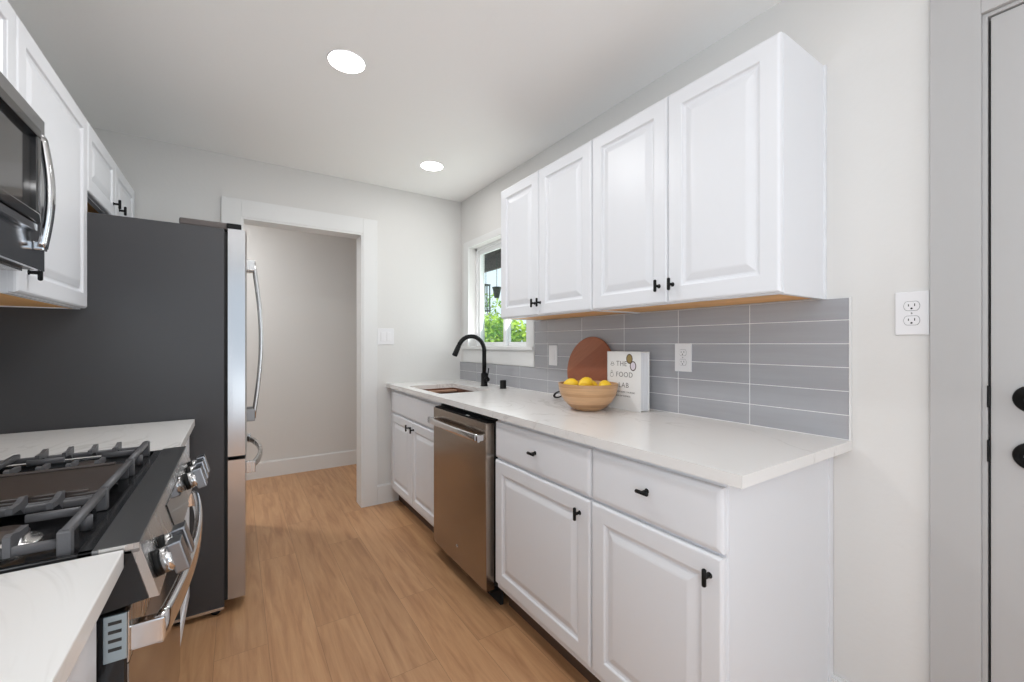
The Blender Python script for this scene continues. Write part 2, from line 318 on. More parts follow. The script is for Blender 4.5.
# ------------------------------------------------------------------ side door
d1 = thing('door_1', (XR, DY1, 0), 'grey painted side door with black handle and deadbolt', None, kind='structure')
MB().box(XR-.018, XR, .242, .337, 0, 2.17, bev=.002).box(XR-.018, XR, DY0-.1, .242, 2.056, 2.17, bev=.002).box(XR-.018, XR, DY0-.11, DY0-.012, 0, 2.056, bev=.002).build('door_casing', M['greige'], d1)
MB().box(XR-.006, XR+.03, .2325, .2415, 0, 2.055).box(XR-.006, XR+.03, DY0, .2325, 2.046, 2.055).build('door_jamb', M['greige'], d1)
MB().box(XR+.02, XR+.10, .2265, .2325, 0, 2.046).build('door_gap_shade', M['gap'], d1)  # near-black strip standing in for the shade in the door gap
slab = MB().box(XR-.002, XR+.042, DY0, .2275, .008, 2.042, bev=.0015).build('door_slab', M['greige'], d1)
for nm, z, key in (('lever_handle', 1.082, 0), ('deadbolt', .944, 1)):
    k = MB(); c = (XR-.002, .158, z)
    k.lathe([(.034, 0), (.034, .004), (.031, .009), (.012, .011), (.012, .045), (.010, .048), (0, .048)] if not key else
            [(.034, 0), (.034, .006), (.031, .011), (.022, .013), (.022, .017), (0, .017)], c, (-1, 0, 0), 36)
    if not key: k.tube([(XR-.044, .158, z), (XR-.046, .12, z), (XR-.044, .045, z)], [.009, .009, .007], 12)
    o = k.build(nm, M['black'], d1)
    if key: MB().box(XR-.022, XR-.018, .150, .172, z-.003, z+.003, bev=.001).build('keyhole', M['steel'], o)
    MB().box(XR-.0085, XR+.006, .2285, .2335, z-.028, z+.028, bev=.002).build('strike_plate' if key else 'latch_plate', M['black'], d1)

# ------------------------------------------------------------------ cabinet pieces
RAISED = [(0, 0), (0, .011), (.002, .0155), (.006, .0185), (.010, .019), (.054, .019), (.057, .0178), (.060, .0125), (.066, .0095), (.071, .0095), (.076, .012), (.092, .0175), (.098, .0185)]
SLAB = [(0, 0), (0, .010), (.002, .014), (.006, .0165), (.012, .0185), (.016, .019)]
def front(y0, y1, z0, z1, xb, n, prof):
    """a cabinet front standing on plane x=xb and facing n (+1/-1 along x)"""
    vs = []; fs = []
    for i, d in prof: vs += [(xb+n*d, y0+i, z0+i), (xb+n*d, y1-i, z0+i), (xb+n*d, y1-i, z1-i), (xb+n*d, y0+i, z1-i)]
    k = len(prof)
    for a in range(k-1):
        for j in range(4): q = (j+1) % 4; fs.append((a*4+j, a*4+q, a*4+4+q, a*4+4+j))
    fs += [(3, 2, 1, 0), tuple(range(k*4-4, k*4))]
    return MB().add(vs, fs)
def pull(parent, xf, n, y, z, vert, L=.046):
    m = MB().cyl((xf, y, z), (xf+n*.02, y, z), .0052, 14)
    m.lathe([(.008, 0), (.007, .002), (.005, .003)], (xf, y, z), (n, 0, 0), 14)
    a = (0, 0, L/2) if vert else (0, L/2, 0)
    c = Vector((xf+n*.023, y, z)); a = Vector(a); r = .0056
    ax = a.normalized(); H = a.length
    m.lathe([(0, -H), (r*.7, -H+.0015), (r, -H+.004), (r, H-.004), (r*.7, H-.0015), (0, H)], c, ax, 14)
    return m.build('handle', M['black'], parent)
def wall_cab(label, y0, y1, z0, z1, xw, xc, n, doors, group, under=True):
    """xw wall face, xc case front, n facing direction; doors = (ya, yb, handle y)"""
    t_ = thing('wall_cabinet', ((xw+xc)/2, (y0+y1)/2, z0), label, 'cabinet', group)
    a, b = sorted((xw-(0 if n > 0 else .0), xc))
    c = MB().box(a, b, y0, y0+.016, z0, z1).box(a, b, y1-.016, y1, z0, z1).box(a, b, y0+.016, y1-.016, z1-.016, z1)
    fr = sorted((xc, xc-n*.019)); ya_, yb_ = y0+.016, y1-.016
    c.box(*fr, ya_, yb_, z0+.0008, z0+.04).box(*fr, ya_, yb_, z1-.04, z1-.016).box(*fr, ya_, ya_+.02, z0+.04, z1-.04).box(*fr, yb_-.02, yb_, z0+.04, z1-.04)
    if xw > 0: c.box(xw-.012, xw, y0-.006, y0, z0, z1)
    c.build('case', M['cab'], t_)
    MB().box(*sorted((xc-n*.0285, xw+n*.003)), y0+.0165, y1-.0165, z0+.004, z0+.0155).box(*sorted((xc-n*.0195, xc-n*.028)), y0+.0165, y1-.0165, z0+.0005, z0+.004).build('bottom_panel', M['wood_under'], t_)
    for ya, yb, hy in doors:
        d = front(ya+.0015, yb-.0015, z0+.004, z1-.002, xc, n, RAISED).build('door', M['cab'], t_)
        pull(d, xc+n*.019, n, hy, z0+.067, True)
    return t_
G = 'white raised panel wall cabinets above the tile'
wall_cab('white raised-panel wall cabinet above the cookbook, nearest one with an exposed end', .588, 1.355, 1.361, 2.117, XR-.0005, 1.325, -1, [(.588, .968, .945), (.968, 1.355, 1.003)], G)
wall_cab('white raised-panel wall cabinet beside the window above the sink end of the counter', 1.356, 2.117, 1.361, 2.117, XR-.0005, 1.325, -1, [(1.356, 1.745, 1.728), (1.745, 2.117, 1.776)], G)
GL = 'white wall cabinets above the range side'
XL = -.506
wall_cab('white raised-panel wall cabinet between microwave and refrigerator, single tall door', 1.664, 2.305, 1.350, 2.10, XW2, XL, 1, [(1.664, 2.305, 1.735)], GL)
wall_cab('short white wall cabinet above the microwave', .90, 1.662, 1.825, 2.10, XW2, XL, 1, [(.90, 1.28, 1.26), (1.28, 1.662, 1.30)], GL)
wall_cab('short white wall cabinet above the refrigerator reaching to the back wall', 2.307, 3.225, 1.815, 2.10, XW2, XL, 1, [(2.307, 2.765, 2.715), (2.765, 3.225, 2.835)], GL)

def base_cab(label, y0, y1, xw, xc, n, fronts, zt=.884, group=None, endpanel=None, dz=0):
    t_ = thing('base_cabinet', ((xw+xc)/2, (y0+y1)/2, 0), label, 'cabinet', group)
    tk = xc-n*.06; zb = .105
    a, b = sorted((xw, xc)); ka, kb = sorted((xw, tk))
    ya_, yb_ = y0+.018, y1-.018
    c = MB().box(a, b, y0, ya_, zb, zt).box(a, b, yb_, y1, zb, zt).box(*sorted((xw, xc-n*.02)), ya_, yb_, zb, zb+.018)
    fr = sorted((xc, xc-n*.019)); c.box(*fr, ya_, yb_, zb, zb+.03).box(*fr, ya_, yb_, zt-.03, zt).box(*fr, ya_, ya_+.02, zb+.03, .68-dz).box(*fr, yb_-.02, yb_, zb+.03, .68-dz).box(*fr, ya_, yb_, .68-dz, .715-dz)
    if endpanel: c.box(ka, kb, y0, y0+.016, 0, zb); c.box(a+.005, xw, y0-.004, y0, 0, zt) if n > 0 else c.box(xc+.004, xw-.022, y0-.003, y0, zb-.0, zt)
    if endpanel: c.box(xw-.026, xw, y0-.008, y0+.001, 0, zt)
    c.build('case', M['cab'], t_)
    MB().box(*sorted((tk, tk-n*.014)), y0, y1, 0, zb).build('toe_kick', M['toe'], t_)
    for kind, ya, yb, za, zb_, h in fronts:
        o = front(ya, yb, za, zb_, xc, n, RAISED if kind == 'door' else SLAB).build('door' if kind == 'door' else ('drawer' if h else 'false_drawer_front'), M['cab'], t_)
        if h: pull(o, xc+n*.019, n, h[0], h[1], kind == 'door')
    return t_
XC = 1.004
GB = 'white base cabinets under the long counter'
base_cab('white base cabinet at the near end of the long counter, exposed grey-white side panel', .572, 1.027, XR2, XC, -1,
         [('drawer', .574, 1.024, .702, .864, (.798, .793)), ('door', .574, 1.024, .134, .692, (.607, .640))], group=GB, endpanel=True)
base_cab('white base cabinet with one wide door beside the dishwasher', 1.029, 1.648, XR2, XC, -1,
         [('drawer', 1.031, 1.644, .702, .864, (1.336, .786)), ('door', 1.031, 1.644, .134, .692, (1.080, .637))], group=GB)
base_cab('white two-door sink base cabinet in the far corner under the faucet', 2.287, YB-.002, XR2, XC, -1,
         [('false', 2.290, 3.180, .702, .855, None), ('door', 2.290, 2.733, .125, .692, (2.690, .645)), ('door', 2.737, 3.180, .125, .692, (2.778, .645))], group=GB)
base_cab('narrow white base cabinet between the range and the refrigerator', 1.672, 2.272, XW2, -.184, 1,
         [('drawer', 1.675, 2.269, .68, .845, (1.97, .77)), ('door', 1.675, 2.269, .13, .670, (1.73, .62))], zt=.859, group='white base cabinets on the range side', dz=.024)
base_cab('white base cabinet nearest the camera under the veined counter, left of the range', .25, .888, XW2, -.194, 1,
         [('drawer', .253, .885, .68, .845, (.57, .77)), ('door', .253, .885, .13, .670, (.32, .62))], zt=.859, group='white base cabinets on the range side', dz=.024)

# ------------------------------------------------------------------ countertops
def slab_top(label, x0, x1, y0, y1, z1, hole=None):
    m = MB(); z0 = z1-.030
    if hole:
        a, b, c, d = hole
        bm = bmesh.new()
        out = [(x0, y0), (x1, y0), (x1, y1), (x0, y1)]; r = .02; inn = []
        for cx, cy, s0 in ((b-r, c+r, -90), (b-r, d-r, 0), (a+r, d-r, 90), (a+r, c+r, 180)):
            for k in range(5): an = math.radians(s0+k*22.5); inn.append((cx+r*math.cos(an), cy+r*math.sin(an)))
        # split ring into 4 quads fan: build as polygon strips between outer corners and rounded hole
        vs = []; fs = []
        def V(x, y, z): vs.append((x, y, z)); return len(vs)-1
        for z in (z1, z0):
            O = [V(*p, z) for p in out]; I = [V(*p, z) for p in inn]
            # inner order: SE corner(0-4), NE(5-9), NW(10-14), SW(15-19); outer: SW0, SE1, NE2, NW3
            fs += [[O[0], O[1]]+I[0:3][::-1]+I[17:20][::-1]]
            fs += [[O[1], O[2]]+I[2:8][::-1]]
            fs += [[O[2], O[3]]+I[7:13][::-1]]
            fs += [[O[3], O[0]]+I[12:18][::-1]]
        n = 24
        for k in range(4): fs.append([k, (k+1) % 4, n+(k+1) % 4, n+k])
        for k in range(20): fs.append([4+k, 4+(k+1) % 20, n+4+(k+1) % 20, n+4+k])
        m.add(vs, fs)
    else: m.box(x0, x1, y0, y1, z0, z1, bev=.0025)
    o = m.build('countertop', M['quartz'], None, ((x0+x1)/2, (y0+y1)/2, z0)); tag(o, label, 'countertop', 'white quartz countertops'); return o
SK = (1.032, 1.392, 2.36, 2.93)
slab_top('long white quartz countertop with the sink cut into it', .966, XR-.0005, .516, YB, .914, SK)
slab_top('white quartz countertop between the range and the refrigerator', XW, -.148, 1.668, 2.282, .890)
slab_top('white quartz countertop in the near left corner with faint grey veins', XW, -.148, .23, .895, .890)

# ------------------------------------------------------------------ sink, faucet, air gap
sk = thing('sink', (1.21, 2.645, .70), 'brown undermount sink cut into the long counter', 'sink')
a, b, c, d = SK; m = MB()
m.box(a-.008, a, c-.008, d+.008, .70, .8835).box(b, b+.008, c-.008, d+.008, .70, .8835).box(a, b, c-.008, c, .70, .8835).box(a, b, d, d+.008, .70, .8835).box(a-.008, b+.008, c-.008, d+.008, .692, .70)
m.build('basin', M['sink'], sk)
MB().box(a+.001, b-.001, d-.055, d-.001, .858, .872, bev=.002).build('lit_wall_strip', mat('sink_lit_wall', (.50, .30, .20), .4, .2), sk)  # lighter tan strip standing in for the lit far wall of the basin
MB().lathe([(.045, 0), (.045, .002), (.035, .003), (.03, .0005), (0, .0005)], (1.21, 2.6, .70), (0, 0, 1), 28).build('drain', M['steel'], sk)
fc = thing('faucet', (1.487, 2.63, .914), 'matte black gooseneck pull-down faucet behind the sink', 'faucet')
MB().lathe([(.027, 0), (.027, .004), (.0235, .007), (.0235, .085), (.021, .092), (.017, .097)], (1.487, 2.63, .914), n=32).build('base', M['black'], fc)
R_ = .104; zc = 1.165; path = [(1.487, 2.63, 1.0), (1.487, 2.63, 1.08), (1.487, 2.63, zc)]
for k in range(1, 15): an = math.radians(k*11.4); path.append((1.487-R_+R_*math.cos(an), 2.63, zc+R_*math.sin(an)))
MB().tube(path, .0152, 18, up=(0, 1, 0)).build('spout', M['black'], fc)
e = Vector(path[-1]); dn = (Vector(path[-1])-Vector(path[-2])).normalized()
MB().lathe([(.0155, 0), (.0168, .004), (.0180, .05), (.0190, .075), (.0175, .078), (0, .078)], e-dn*.004, dn, 24).build('spray_head', M['black'], fc)
h = MB().cyl((1.487, 2.61, .965), (1.487, 2.578, .965), .017, 20, bev=.002); h.tube([(1.487, 2.588, .975), (1.490, 2.583, 1.0), (1.494, 2.579, 1.045)], .0042, 10)
h.build('lever', M['black'], fc)
tag(MB().lathe([(.024, 0), (.024, .002), (.0215, .003), (.0215, .052), (.0195, .056), (0, .057)], (1.512, 2.416, .914), n=28).build('air_gap_cap', M['black'], None, (1.512, 2.416, .914)), 'small black dishwasher air gap cap right of the faucet', 'air gap')

# ------------------------------------------------------------------ backsplash
XT = XR-.010; m = MB()
joints = [.5195, .823, 1.1245, 1.427, 1.7295, 2.032, 2.3345, 2.637, 2.9395, YB-.001]
rows = [.9165, .9925, 1.0670, 1.1415, 1.2160, 1.2905, 1.3605]
g = .0013
for j in range(len(joints)-1):
    for r in range(6):
        y0, y1 = joints[j], joints[j+1]
        if r >= 2:
            if y0 >= 2.17: continue
            y1 = min(y1, 2.168)
        z0, z1 = rows[r], rows[r+1]
        p = [(0, XT+.007), (0, XT+.0008), (.0008, XT)]
        vs = []; fs = []
        for i, x in p: vs += [(x, y0+g+i, z0+g+i), (x, y1-g-i, z0+g+i), (x, y1-g-i, z1-g-i), (x, y0+g+i, z1-g-i)]
        for q in range(2):
            for k in range(4): fs.append((q*4+k, q*4+(k+1) % 4, q*4+4+(k+1) % 4, q*4+4+k))
        fs.append((8, 9, 10, 11)); m.add(vs, fs, 0)
m.box(XT+.0012, XR-.001, .5195, 2.168, .9145, rows[-1], 1).box(XT+.0012, XR-.001, 2.168, YB-.001, .9145, rows[2], 1)
m.box(XT-.001, XR-.001, .5155, .5195, .9145, rows[-1]+.001, 2)
tag(m.build('tile_backsplash', [M['tile'], M['grout'], M['trim']], None, (XR, 1.5, .9145)), 'glossy grey stacked subway tile backsplash with white grout', 'backsplash')

# ------------------------------------------------------------------ outlets and switches
def outlet(label, x, y, z, w_=.078, h_=.120):
    t_ = thing('wall_outlet', (x, y, z), label, 'outlet')
    MB().box(x-.006, x, y-w_/2, y+w_/2, z-h_/2, z+h_/2, bev=.002).build('cover_plate', M['plate'], t_)
    for s in (1, -1):
        zc = z+s*.0205; pts = []
        for k in range(24):
            an = 2*PI*k/24; pts.append((y+.0165*math.cos(an), zc+max(-.0125, min(.0125, .0165*math.sin(an)))))
        MB().prism([(y+(p-y)*1.07, zc+(q-zc)*1.09) for p, q in pts], x-.0064, x-.004, 'x').build('receptacle_gap', M['ring'], t_)
        r = MB().prism(pts, x-.0078, x-.004, 'x').build('receptacle', M['plate'], t_)
        MB().box(x-.0082, x-.0077, y-.0075, y-.0055, zc-.001, zc+.0065).box(x-.0082, x-.0077, y+.0055, y+.0075, zc-.001, zc+.0055).lathe([(.0026, 0), (.0026, .0005)], (x-.0077, y, zc-.007), (-1, 0, 0), 12).build('slots', M['slot'], r)
    MB().cyl((x-.0055, y, z), (x-.0068, y, z), .0022, 12).build('screw', M['steel'], t_)
outlet('white duplex outlet in the tile right of the cookbook', XT, 1.098, 1.158)
outlet('white duplex outlet on the bare wall beside the side door casing', XR, .376, 1.302, .072, .122)
t_ = thing('wall_switch', (XT, 1.975, 1.147), 'narrow white rocker switch in the tile left of the round board', 'switch')
MB().box(XT-.006, XT, 1.975-.038, 1.975+.038, 1.087, 1.207, bev=.002).build('cover_plate', M['plate'], t_)
MB().box(XT-.009, XT-.005, 1.975-.016, 1.975+.016, 1.114, 1.180, bev=.0015).build('rocker', M['plate'], t_)
t_ = thing('wall_switch', (.962, YB, 1.272), 'white double rocker light switch on the back wall beside the doorway', 'switch')
MB().box(.899, 1.025, YB-.006, YB, 1.210, 1.334, bev=.002).build('cover_plate', M['plate'], t_)
for xx in (.939, .985): MB().box(xx-.016, xx+.016, YB-.0095, YB-.005, 1.238, 1.306, bev=.0015).build('rocker', M['plate'], t_)

# ------------------------------------------------------------------ dishwasher
dw = thing('dishwasher', (1.2, 1.97, 0), 'brown-toned stainless dishwasher between the sink cabinet and the wide-door cabinet', 'dishwasher')
Y0, Y1 = 1.667, 2.270
MB().box(1.0, 1.58, Y0-.004, Y1+.006, .10, .868).build('tub', M['gap'], dw)
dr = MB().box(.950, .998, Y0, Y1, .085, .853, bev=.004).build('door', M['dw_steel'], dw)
MB().box(.958, .998, Y0+.004, Y1-.004, .8535, .859).build('control_strip', M['black'], dw)
MB().box(.962, .970, 1.86, 1.89, .859, .8605).build('indicator_label', M['plate'], dw)
MB().lathe([(.011, 0), (.011, .0012), (0, .0012)], (.950, 1.965, .175), (-1, 0, 0), 20).build('round_badge', M['steel'], dr)
hp = [(.950, Y0+.03, .785), (.925, Y0+.03, .785)]
hb = MB().box(.912, .951, Y0+.012, Y0+.034, .772, .800, bev=.003).box(.912, .951, Y1-.034, Y1-.012, .772, .800, bev=.003)
pts = [(.918-.010*math.sin(PI*k/16), Y0+.008+(Y1-Y0-.016)*k/16, .786) for k in range(17)]
hb.tube(pts, 1, 16, flat=(.0165, .0075)); hb.build('handle', M['chrome'], dw)
MB().box(1.03, 1.045, Y0, Y1, .0, .10).build('toe_kick', M['gap'], dw)
MB().box(.975, 1.02, Y0+.002, Y1-.002, .072, .084).build('lower_access_panel', M['black'], dw)

# ------------------------------------------------------------------ refrigerator
fr = thing('refrigerator', (-.40, 2.745, 0), 'tall refrigerator with dark grey side and stainless french doors', 'refrigerator')
FY0, FY1, FX = 2.292, 3.205, -.043
MB().box(-.76, FX, FY0, FY1, .035, 1.733, bev=.003).build('cabinet_body', M['fridge_side'], fr)
MB().box(-.70, FX-.01, FY0+.01, FY1-.01, .018, .036).box(-.34, -.045, FY0-.002, FY0+.006, .026, .036).build('bottom_rail', M['chrome'], fr)
for y in (FY0+.03, FY1-.03): MB().cyl((-.075, y-.015, .019), (-.075, y+.015, .019), .019, 20).build('roller_foot', M['black'], fr)
MB().box(FX, -.030, FY0+.006, FY1-.006, .06, 1.72).build('door_gasket', M['gap'], fr)
def fdoor(y0, y1, z0, z1, nm):
    pts = []; N_ = 10
    # plan outline: slightly convex front
    out = [(-.030, y0), ]
    for k in range(N_+1):
        u = k/N_; y = y0+(y1-y0)*u; out.append((.036+.010*(1-(2*u-1)**2)**.5 if 0 < u < 1 else .036, y))
    out.append((-.030, y1))
    return MB().prism(out, z0, z1, 'z').build(nm, M['fridge_steel'], fr)
mid = (FY0+FY1)/2
dl = fdoor(FY0, mid-.002, .705, 1.736, 'door'); dr_ = fdoor(mid+.002, FY1, .705, 1.738, 'door'); fz = fdoor(FY0, FY1, .060, .688, 'freezer_drawer')
for yy, o in ((mid-.045, dl), (mid+.045, dr_)):
    pts = [(.082+.036*math.sin(PI*k/20), yy, .81+.85*k/20) for k in range(21)]
    hh = MB().tube(pts, 1, 14, flat=(.011, .009), up=(0, 1, 0)).box(.042, .088, yy-.011, yy+.011, 1.615, 1.672, bev=.003)
    hh.build('handle', M['steel'], o); MB().box(.042, .088, yy-.012, yy+.012, .795, .862, bev=.003).build('handle_foot', M['strip'], o)
pts = [(.055+.060*math.sin(PI*k/20)**.7, FY0+.09+(FY1-FY0-.18)*k/20, .628) for k in range(21)]
MB().tube(pts, 1, 14, flat=(.016, .010)).box(.040, .080, FY0+.075, FY0+.10, .60, .655, bev=.003).box(.040, .080, FY1-.10, FY1-.075, .60, .655, bev=.003).build('handle', M['steel'], fz)
hgm = mat('hinge_cover_grey', (.085, .07, .065), .5)
MB().box(-.205, -.02, FY0+.012, FY0+.075, 1.733, 1.764, bev=.008).build('hinge_cover', hgm, fr)
MB().box(-.205, -.02, FY1-.075, FY1-.012, 1.733, 1.764, bev=.008).build('hinge_cover', hgm, fr)
MB().box(-.034, .022, FY0+.003, FY0+.05, 1.7385, 1.762, bev=.003).build('hinge', M['black'], fr)

# ------------------------------------------------------------------ gas range
rg = thing('gas_range', (-.45, 1.28, 0), 'stainless slide-in gas range with cast iron grates between two white counters', 'range')
RY0, RY1 = .903, 1.660
MB().box(-.775, -.186, RY0+.002, RY1-.002, .05, .862).build('body', M['enamel'], rg)
ct = MB().box(-.775, -.186, RY0, RY1, .862, .884)
ct.box(-.775, -.186, RY0, RY0+.012, .884, .8925, bev=.002).box(-.775, -.186, RY1-.012, RY1, .884, .8925, bev=.002).box(-.205, -.186, RY0, RY1, .884, .8925, bev=.002).box(-.775, -.755, RY0, RY1, .884, .905, bev=.002)
ct.build('cooktop', M['enamel'], rg)
MB().prism([(-.186, .880), (-.186, .8945), (-.1305, .8955), (-.1295, .8935), (-.1305, .880)], RY0-.004, RY1+.004).build('front_strip', [M['strip']], rg)
MB().box(-.178, -.130, RY0-.0055, RY0-.004, .8865, .8955).build('strip_end_cap', M['steel'], rg)
cp = MB().prism([(-.172, .880), (-.1305, .893), (-.105, .800), (-.150, .800)], RY0-.002, RY1+.002).build('control_panel', M['steel'], rg)
MB().prism([(-.20, .884), (-.140, .884), (-.1185, .801), (-.20, .79)], RY0-.004, RY0-.0025).build('panel_side_cover', M['enamel'], rg)
nv = Vector((.9645, 0, .2644)).normalized(); dv = Vector((.2644, 0, -.9645)).normalized(); pc = Vector((-.1150, 0, .836))
def onpanel(y, d, h): return pc+Vector((0, y, 0))+dv*d+nv*h
vs = [onpanel(y, d, h) for h in (.0003, .0022) for y, d in ((1.155, -.036), (1.385, -.036), (1.385, .040), (1.155, .040))]
MB().add(vs, [(0,1,2,3),(4,5,6,7),(0,1,5,4),(1,2,6,5),(2,3,7,6),(3,0,4,7)]).build('touch_display', M['bglass'], cp)
def knob(y):
    m = MB().lathe([(.0225, 0), (.0225, .007), (.020, .008)], onpanel(y, 0, 0), nv, 28)
    k = m.build('knob', M['black'], rg)
    MB().lathe([(.0215, .007), (.0220, .020), (.0220, .026)], onpanel(y, 0, 0), nv, 28).build('knob_barrel', M['chrome'], k)
    xf = Matrix((( nv.x, 0, dv.x, 0), (0, 1, 0, 0), (nv.z, 0, dv.z, 0), (0, 0, 0, 1))); xf.translation = onpanel(y, 0, 0)
    MB().box(.022, .043, -.0165, .0165, -.0275, .0275, bev=.003, xf=xf).build('knob_grip', M['grip'], k)
for y in (.946, 1.012, 1.46, 1.535, 1.605): knob(y)
od = MB().box(-.184, -.146, RY0+.003, RY1-.003, .19, .786, bev=.004).build('oven_door', M['enamel'], rg)
MB().box(-.1465, -.1438, RY0+.0035, RY1-.0035, .702, .784, bev=.001).build('door_top_rail', M['steel'], od)
MB().box(-.1462, -.1440, RY0+.004, RY1-.004, .20, .70).build('door_glass', M['ovenglass'], od)
vp = MB().box(-.174, -.146, RY0-.0005, RY0+.0028, .712, .785, bev=.0008).build('side_vent', M['vent'], od)
MB().box(-.168, -.152, RY0-.0012, RY0-.0006, .771, .776).box(-.168, -.152, RY0-.0012, RY0-.0006, .757, .762).box(-.168, -.152, RY0-.0012, RY0-.0006, .743, .748).box(-.168, -.152, RY0-.0012, RY0-.0006, .729, .734).build('vent_slots', M['slot'], vp)
hd = MB(); HZ = .735; pts = [(-.108+.028*math.sin(PI*k/24)**.8, RY0+.016+(RY1-RY0-.032)*k/24, HZ) for k in range(25)]
hd.tube(pts, 1, 16, flat=(.023, .0085)); hd.box(-.146, -.100, RY0+.012, RY0+.034, HZ-.021, HZ+.021, bev=.003).box(-.146, -.100, RY1-.034, RY1-.012, HZ-.021, HZ+.021, bev=.003)
hd.build('handle', M['chrome'], od)
MB().box(-.184, -.150, RY0+.003, RY1-.003, .05, .183, bev=.003).build('storage_drawer', M['steel'], rg)
for x, y in ((-.21, RY0+.04), (-.21, RY1-.04), (-.74, RY0+.04), (-.74, RY1-.04)): MB().cyl((x, y, 0), (x, y, .052), .016, 16).build('leg', M['black'], rg)
def burner(x, y, r):
    b_ = MB().lathe([(r*1.25, 0), (r*1.2, .004), (r*.95, .006), (r*.9, .014), (r*.8, .014)], (x, y, .884), n=32).build('burner_head', M['steel'], rg)
    MB().lathe([(r*.86, .0142), (r*.9, .017), (r*.84, .021), (0, .022)], (x, y, .884), n=32).build('burner_cap', M['griddle'], b_)
for x, y, r in ((-.33, 1.035, .045), (-.62, 1.035, .036), (-.33, 1.525, .036), (-.62, 1.525, .042), (-.475, 1.28, .034)): burner(x, y, r)
ZG = .921
def bar(m, p, q, w_=.0062, hh=.0068): m.tube([Vector(p), Vector(q)], 1, 10, flat=(hh, w_))
def grate(y0, y1):
    m = MB(); x0, x1 = -.74, -.222
    bar(m, (x1, y0, ZG), (x1, y1, ZG)); bar(m, (x0, y0, ZG), (x0, y1, ZG))
    for y in (y0+.004, y1-.004): bar(m, (x0, y, ZG-.014), (x1, y, ZG-.014), .006, .007)
    bar(m, ((x0+x1)/2, y0, ZG-.003), ((x0+x1)/2, y1, ZG-.003))
    for cx in (-.33, -.62):
        cy = (y0+y1)/2
        for s in (-1, 1):
            bar(m, (cx+s*.035, cy, ZG), (cx+s*.10, cy, ZG), .0055)
        for dx in ((-.098, -.049, 0, .049) if cx > -.5 else (-.049, 0, .049, .098)):
            for yy, s in ((y0, 1), (y1, -1)):
                ln = .062
                m.prism([(yy-s*.004, ZG-.020), (yy-s*.004, ZG+.010), (yy+s*.006, ZG+.012), (yy+s*.03, ZG+.006), (yy+s*ln, ZG+.006), (yy+s*ln, ZG-.004), (yy+s*.03, ZG-.006), (yy+s*.012, ZG-.020)], cx+dx-.0042, cx+dx+.0042, 'x')
    for x in (x0, x1):
        for y in (y0, y1): m.box(x-.0085, x+.0085, y-.004 if y == y0 else y-.014, y+.014 if y == y0 else y+.004, .8845, ZG+.005, bev=.003)
    bar(m, (x1, (y0+y1)/2, ZG-.010), (x1, (y0+y1)/2, .886), .008)
    m.build('grate', M['iron'], rg)
grate(.925, 1.155); grate(1.405, 1.640)
gr = MB().box(-.74, -.225, 1.163, 1.397, ZG-.008, ZG, bev=.003).box(-.74, -.245, 1.163, 1.172, ZG, ZG+.006, bev=.002).box(-.74, -.245, 1.388, 1.397, ZG, ZG+.006, bev=.002)
gr.build('griddle_plate', M['griddle'], rg)
m = MB(); bar(m, (-.222, 1.160, ZG), (-.222, 1.400, ZG)); bar(m, (-.74, 1.160, ZG-.012), (-.222, 1.160, ZG-.012), .005); bar(m, (-.74, 1.40, ZG-.012), (-.222, 1.40, ZG-.012), .005)
for x in (-.74, -.23):
    for y in (1.165, 1.385): m.box(x-.010, x+.008, y, y+.012, .8845, ZG-.004)
m.build('grate', M['iron'], rg)

# ------------------------------------------------------------------ microwave
mw = thing('microwave', (-.6, 1.28, 1.41), 'over-the-range microwave with mirror-like steel front and bowed handle', 'microwave')
MF = -.436
MB().box(XW+.002, MF-.012, .905, 1.659, 1.415, 1.818).build('body', M['fridge_side'], mw)
MB().box(MF-.012, MF, .902, 1.661, 1.412, 1.820, bev=.0015).build('front_panel', M['mw_steel'], mw)
def bowed(y0, y1, z0, z1, xa, bow, th):
    out = [(xa, y0)]; N_ = 16
    for k in range(N_+1): u = k/N_; out.append((xa+th+bow*math.sin(PI*u), y0+(y1-y0)*u))
    out.append((xa, y1)); return MB().prism(out, z0, z1, 'z')
md = MB().box(MF+.0002, MF+.006, .915, 1.568, 1.500, 1.778, bev=.002).build('door', M['mw_steel'], mw)
wb = MB()
for bx in ((.925, 1.556, 1.520, 1.545), (.925, 1.556, 1.735, 1.760), (.925, .950, 1.545, 1.735), (1.531, 1.556, 1.545, 1.735)): wb.box(MF+.006, MF+.022, *bx, bev=.003)
wb.build('window_frame', M['bglass'], md)
MB().box(MF+.0062, MF+.0085, .950, 1.531, 1.545, 1.735).build('window', mat('smoked_window', (.16, .155, .155), .08, .85), md)
MB().box(MF+.0062, MF+.016, .93, 1.552, 1.500, 1.5185, bev=.002).build('lower_bright_trim', M['chrome'], md)
pts = [(MF+.014+.014*math.sin(PI*k/20), 1.592, 1.465+.285*k/20) for k in range(21)]
MB().tube(pts, 1, 16, flat=(.016, .008), up=(0, 1, 0)).box(MF, MF+.020, 1.578, 1.606, 1.458, 1.480, bev=.003).box(MF, MF+.020, 1.578, 1.606, 1.736, 1.758, bev=.003).build('handle', M['chrome'], mw)
MB().box(-.74, MF-.03, .95, 1.62, 1.405, 1.415).build('underside_filter', M['steel'], mw)

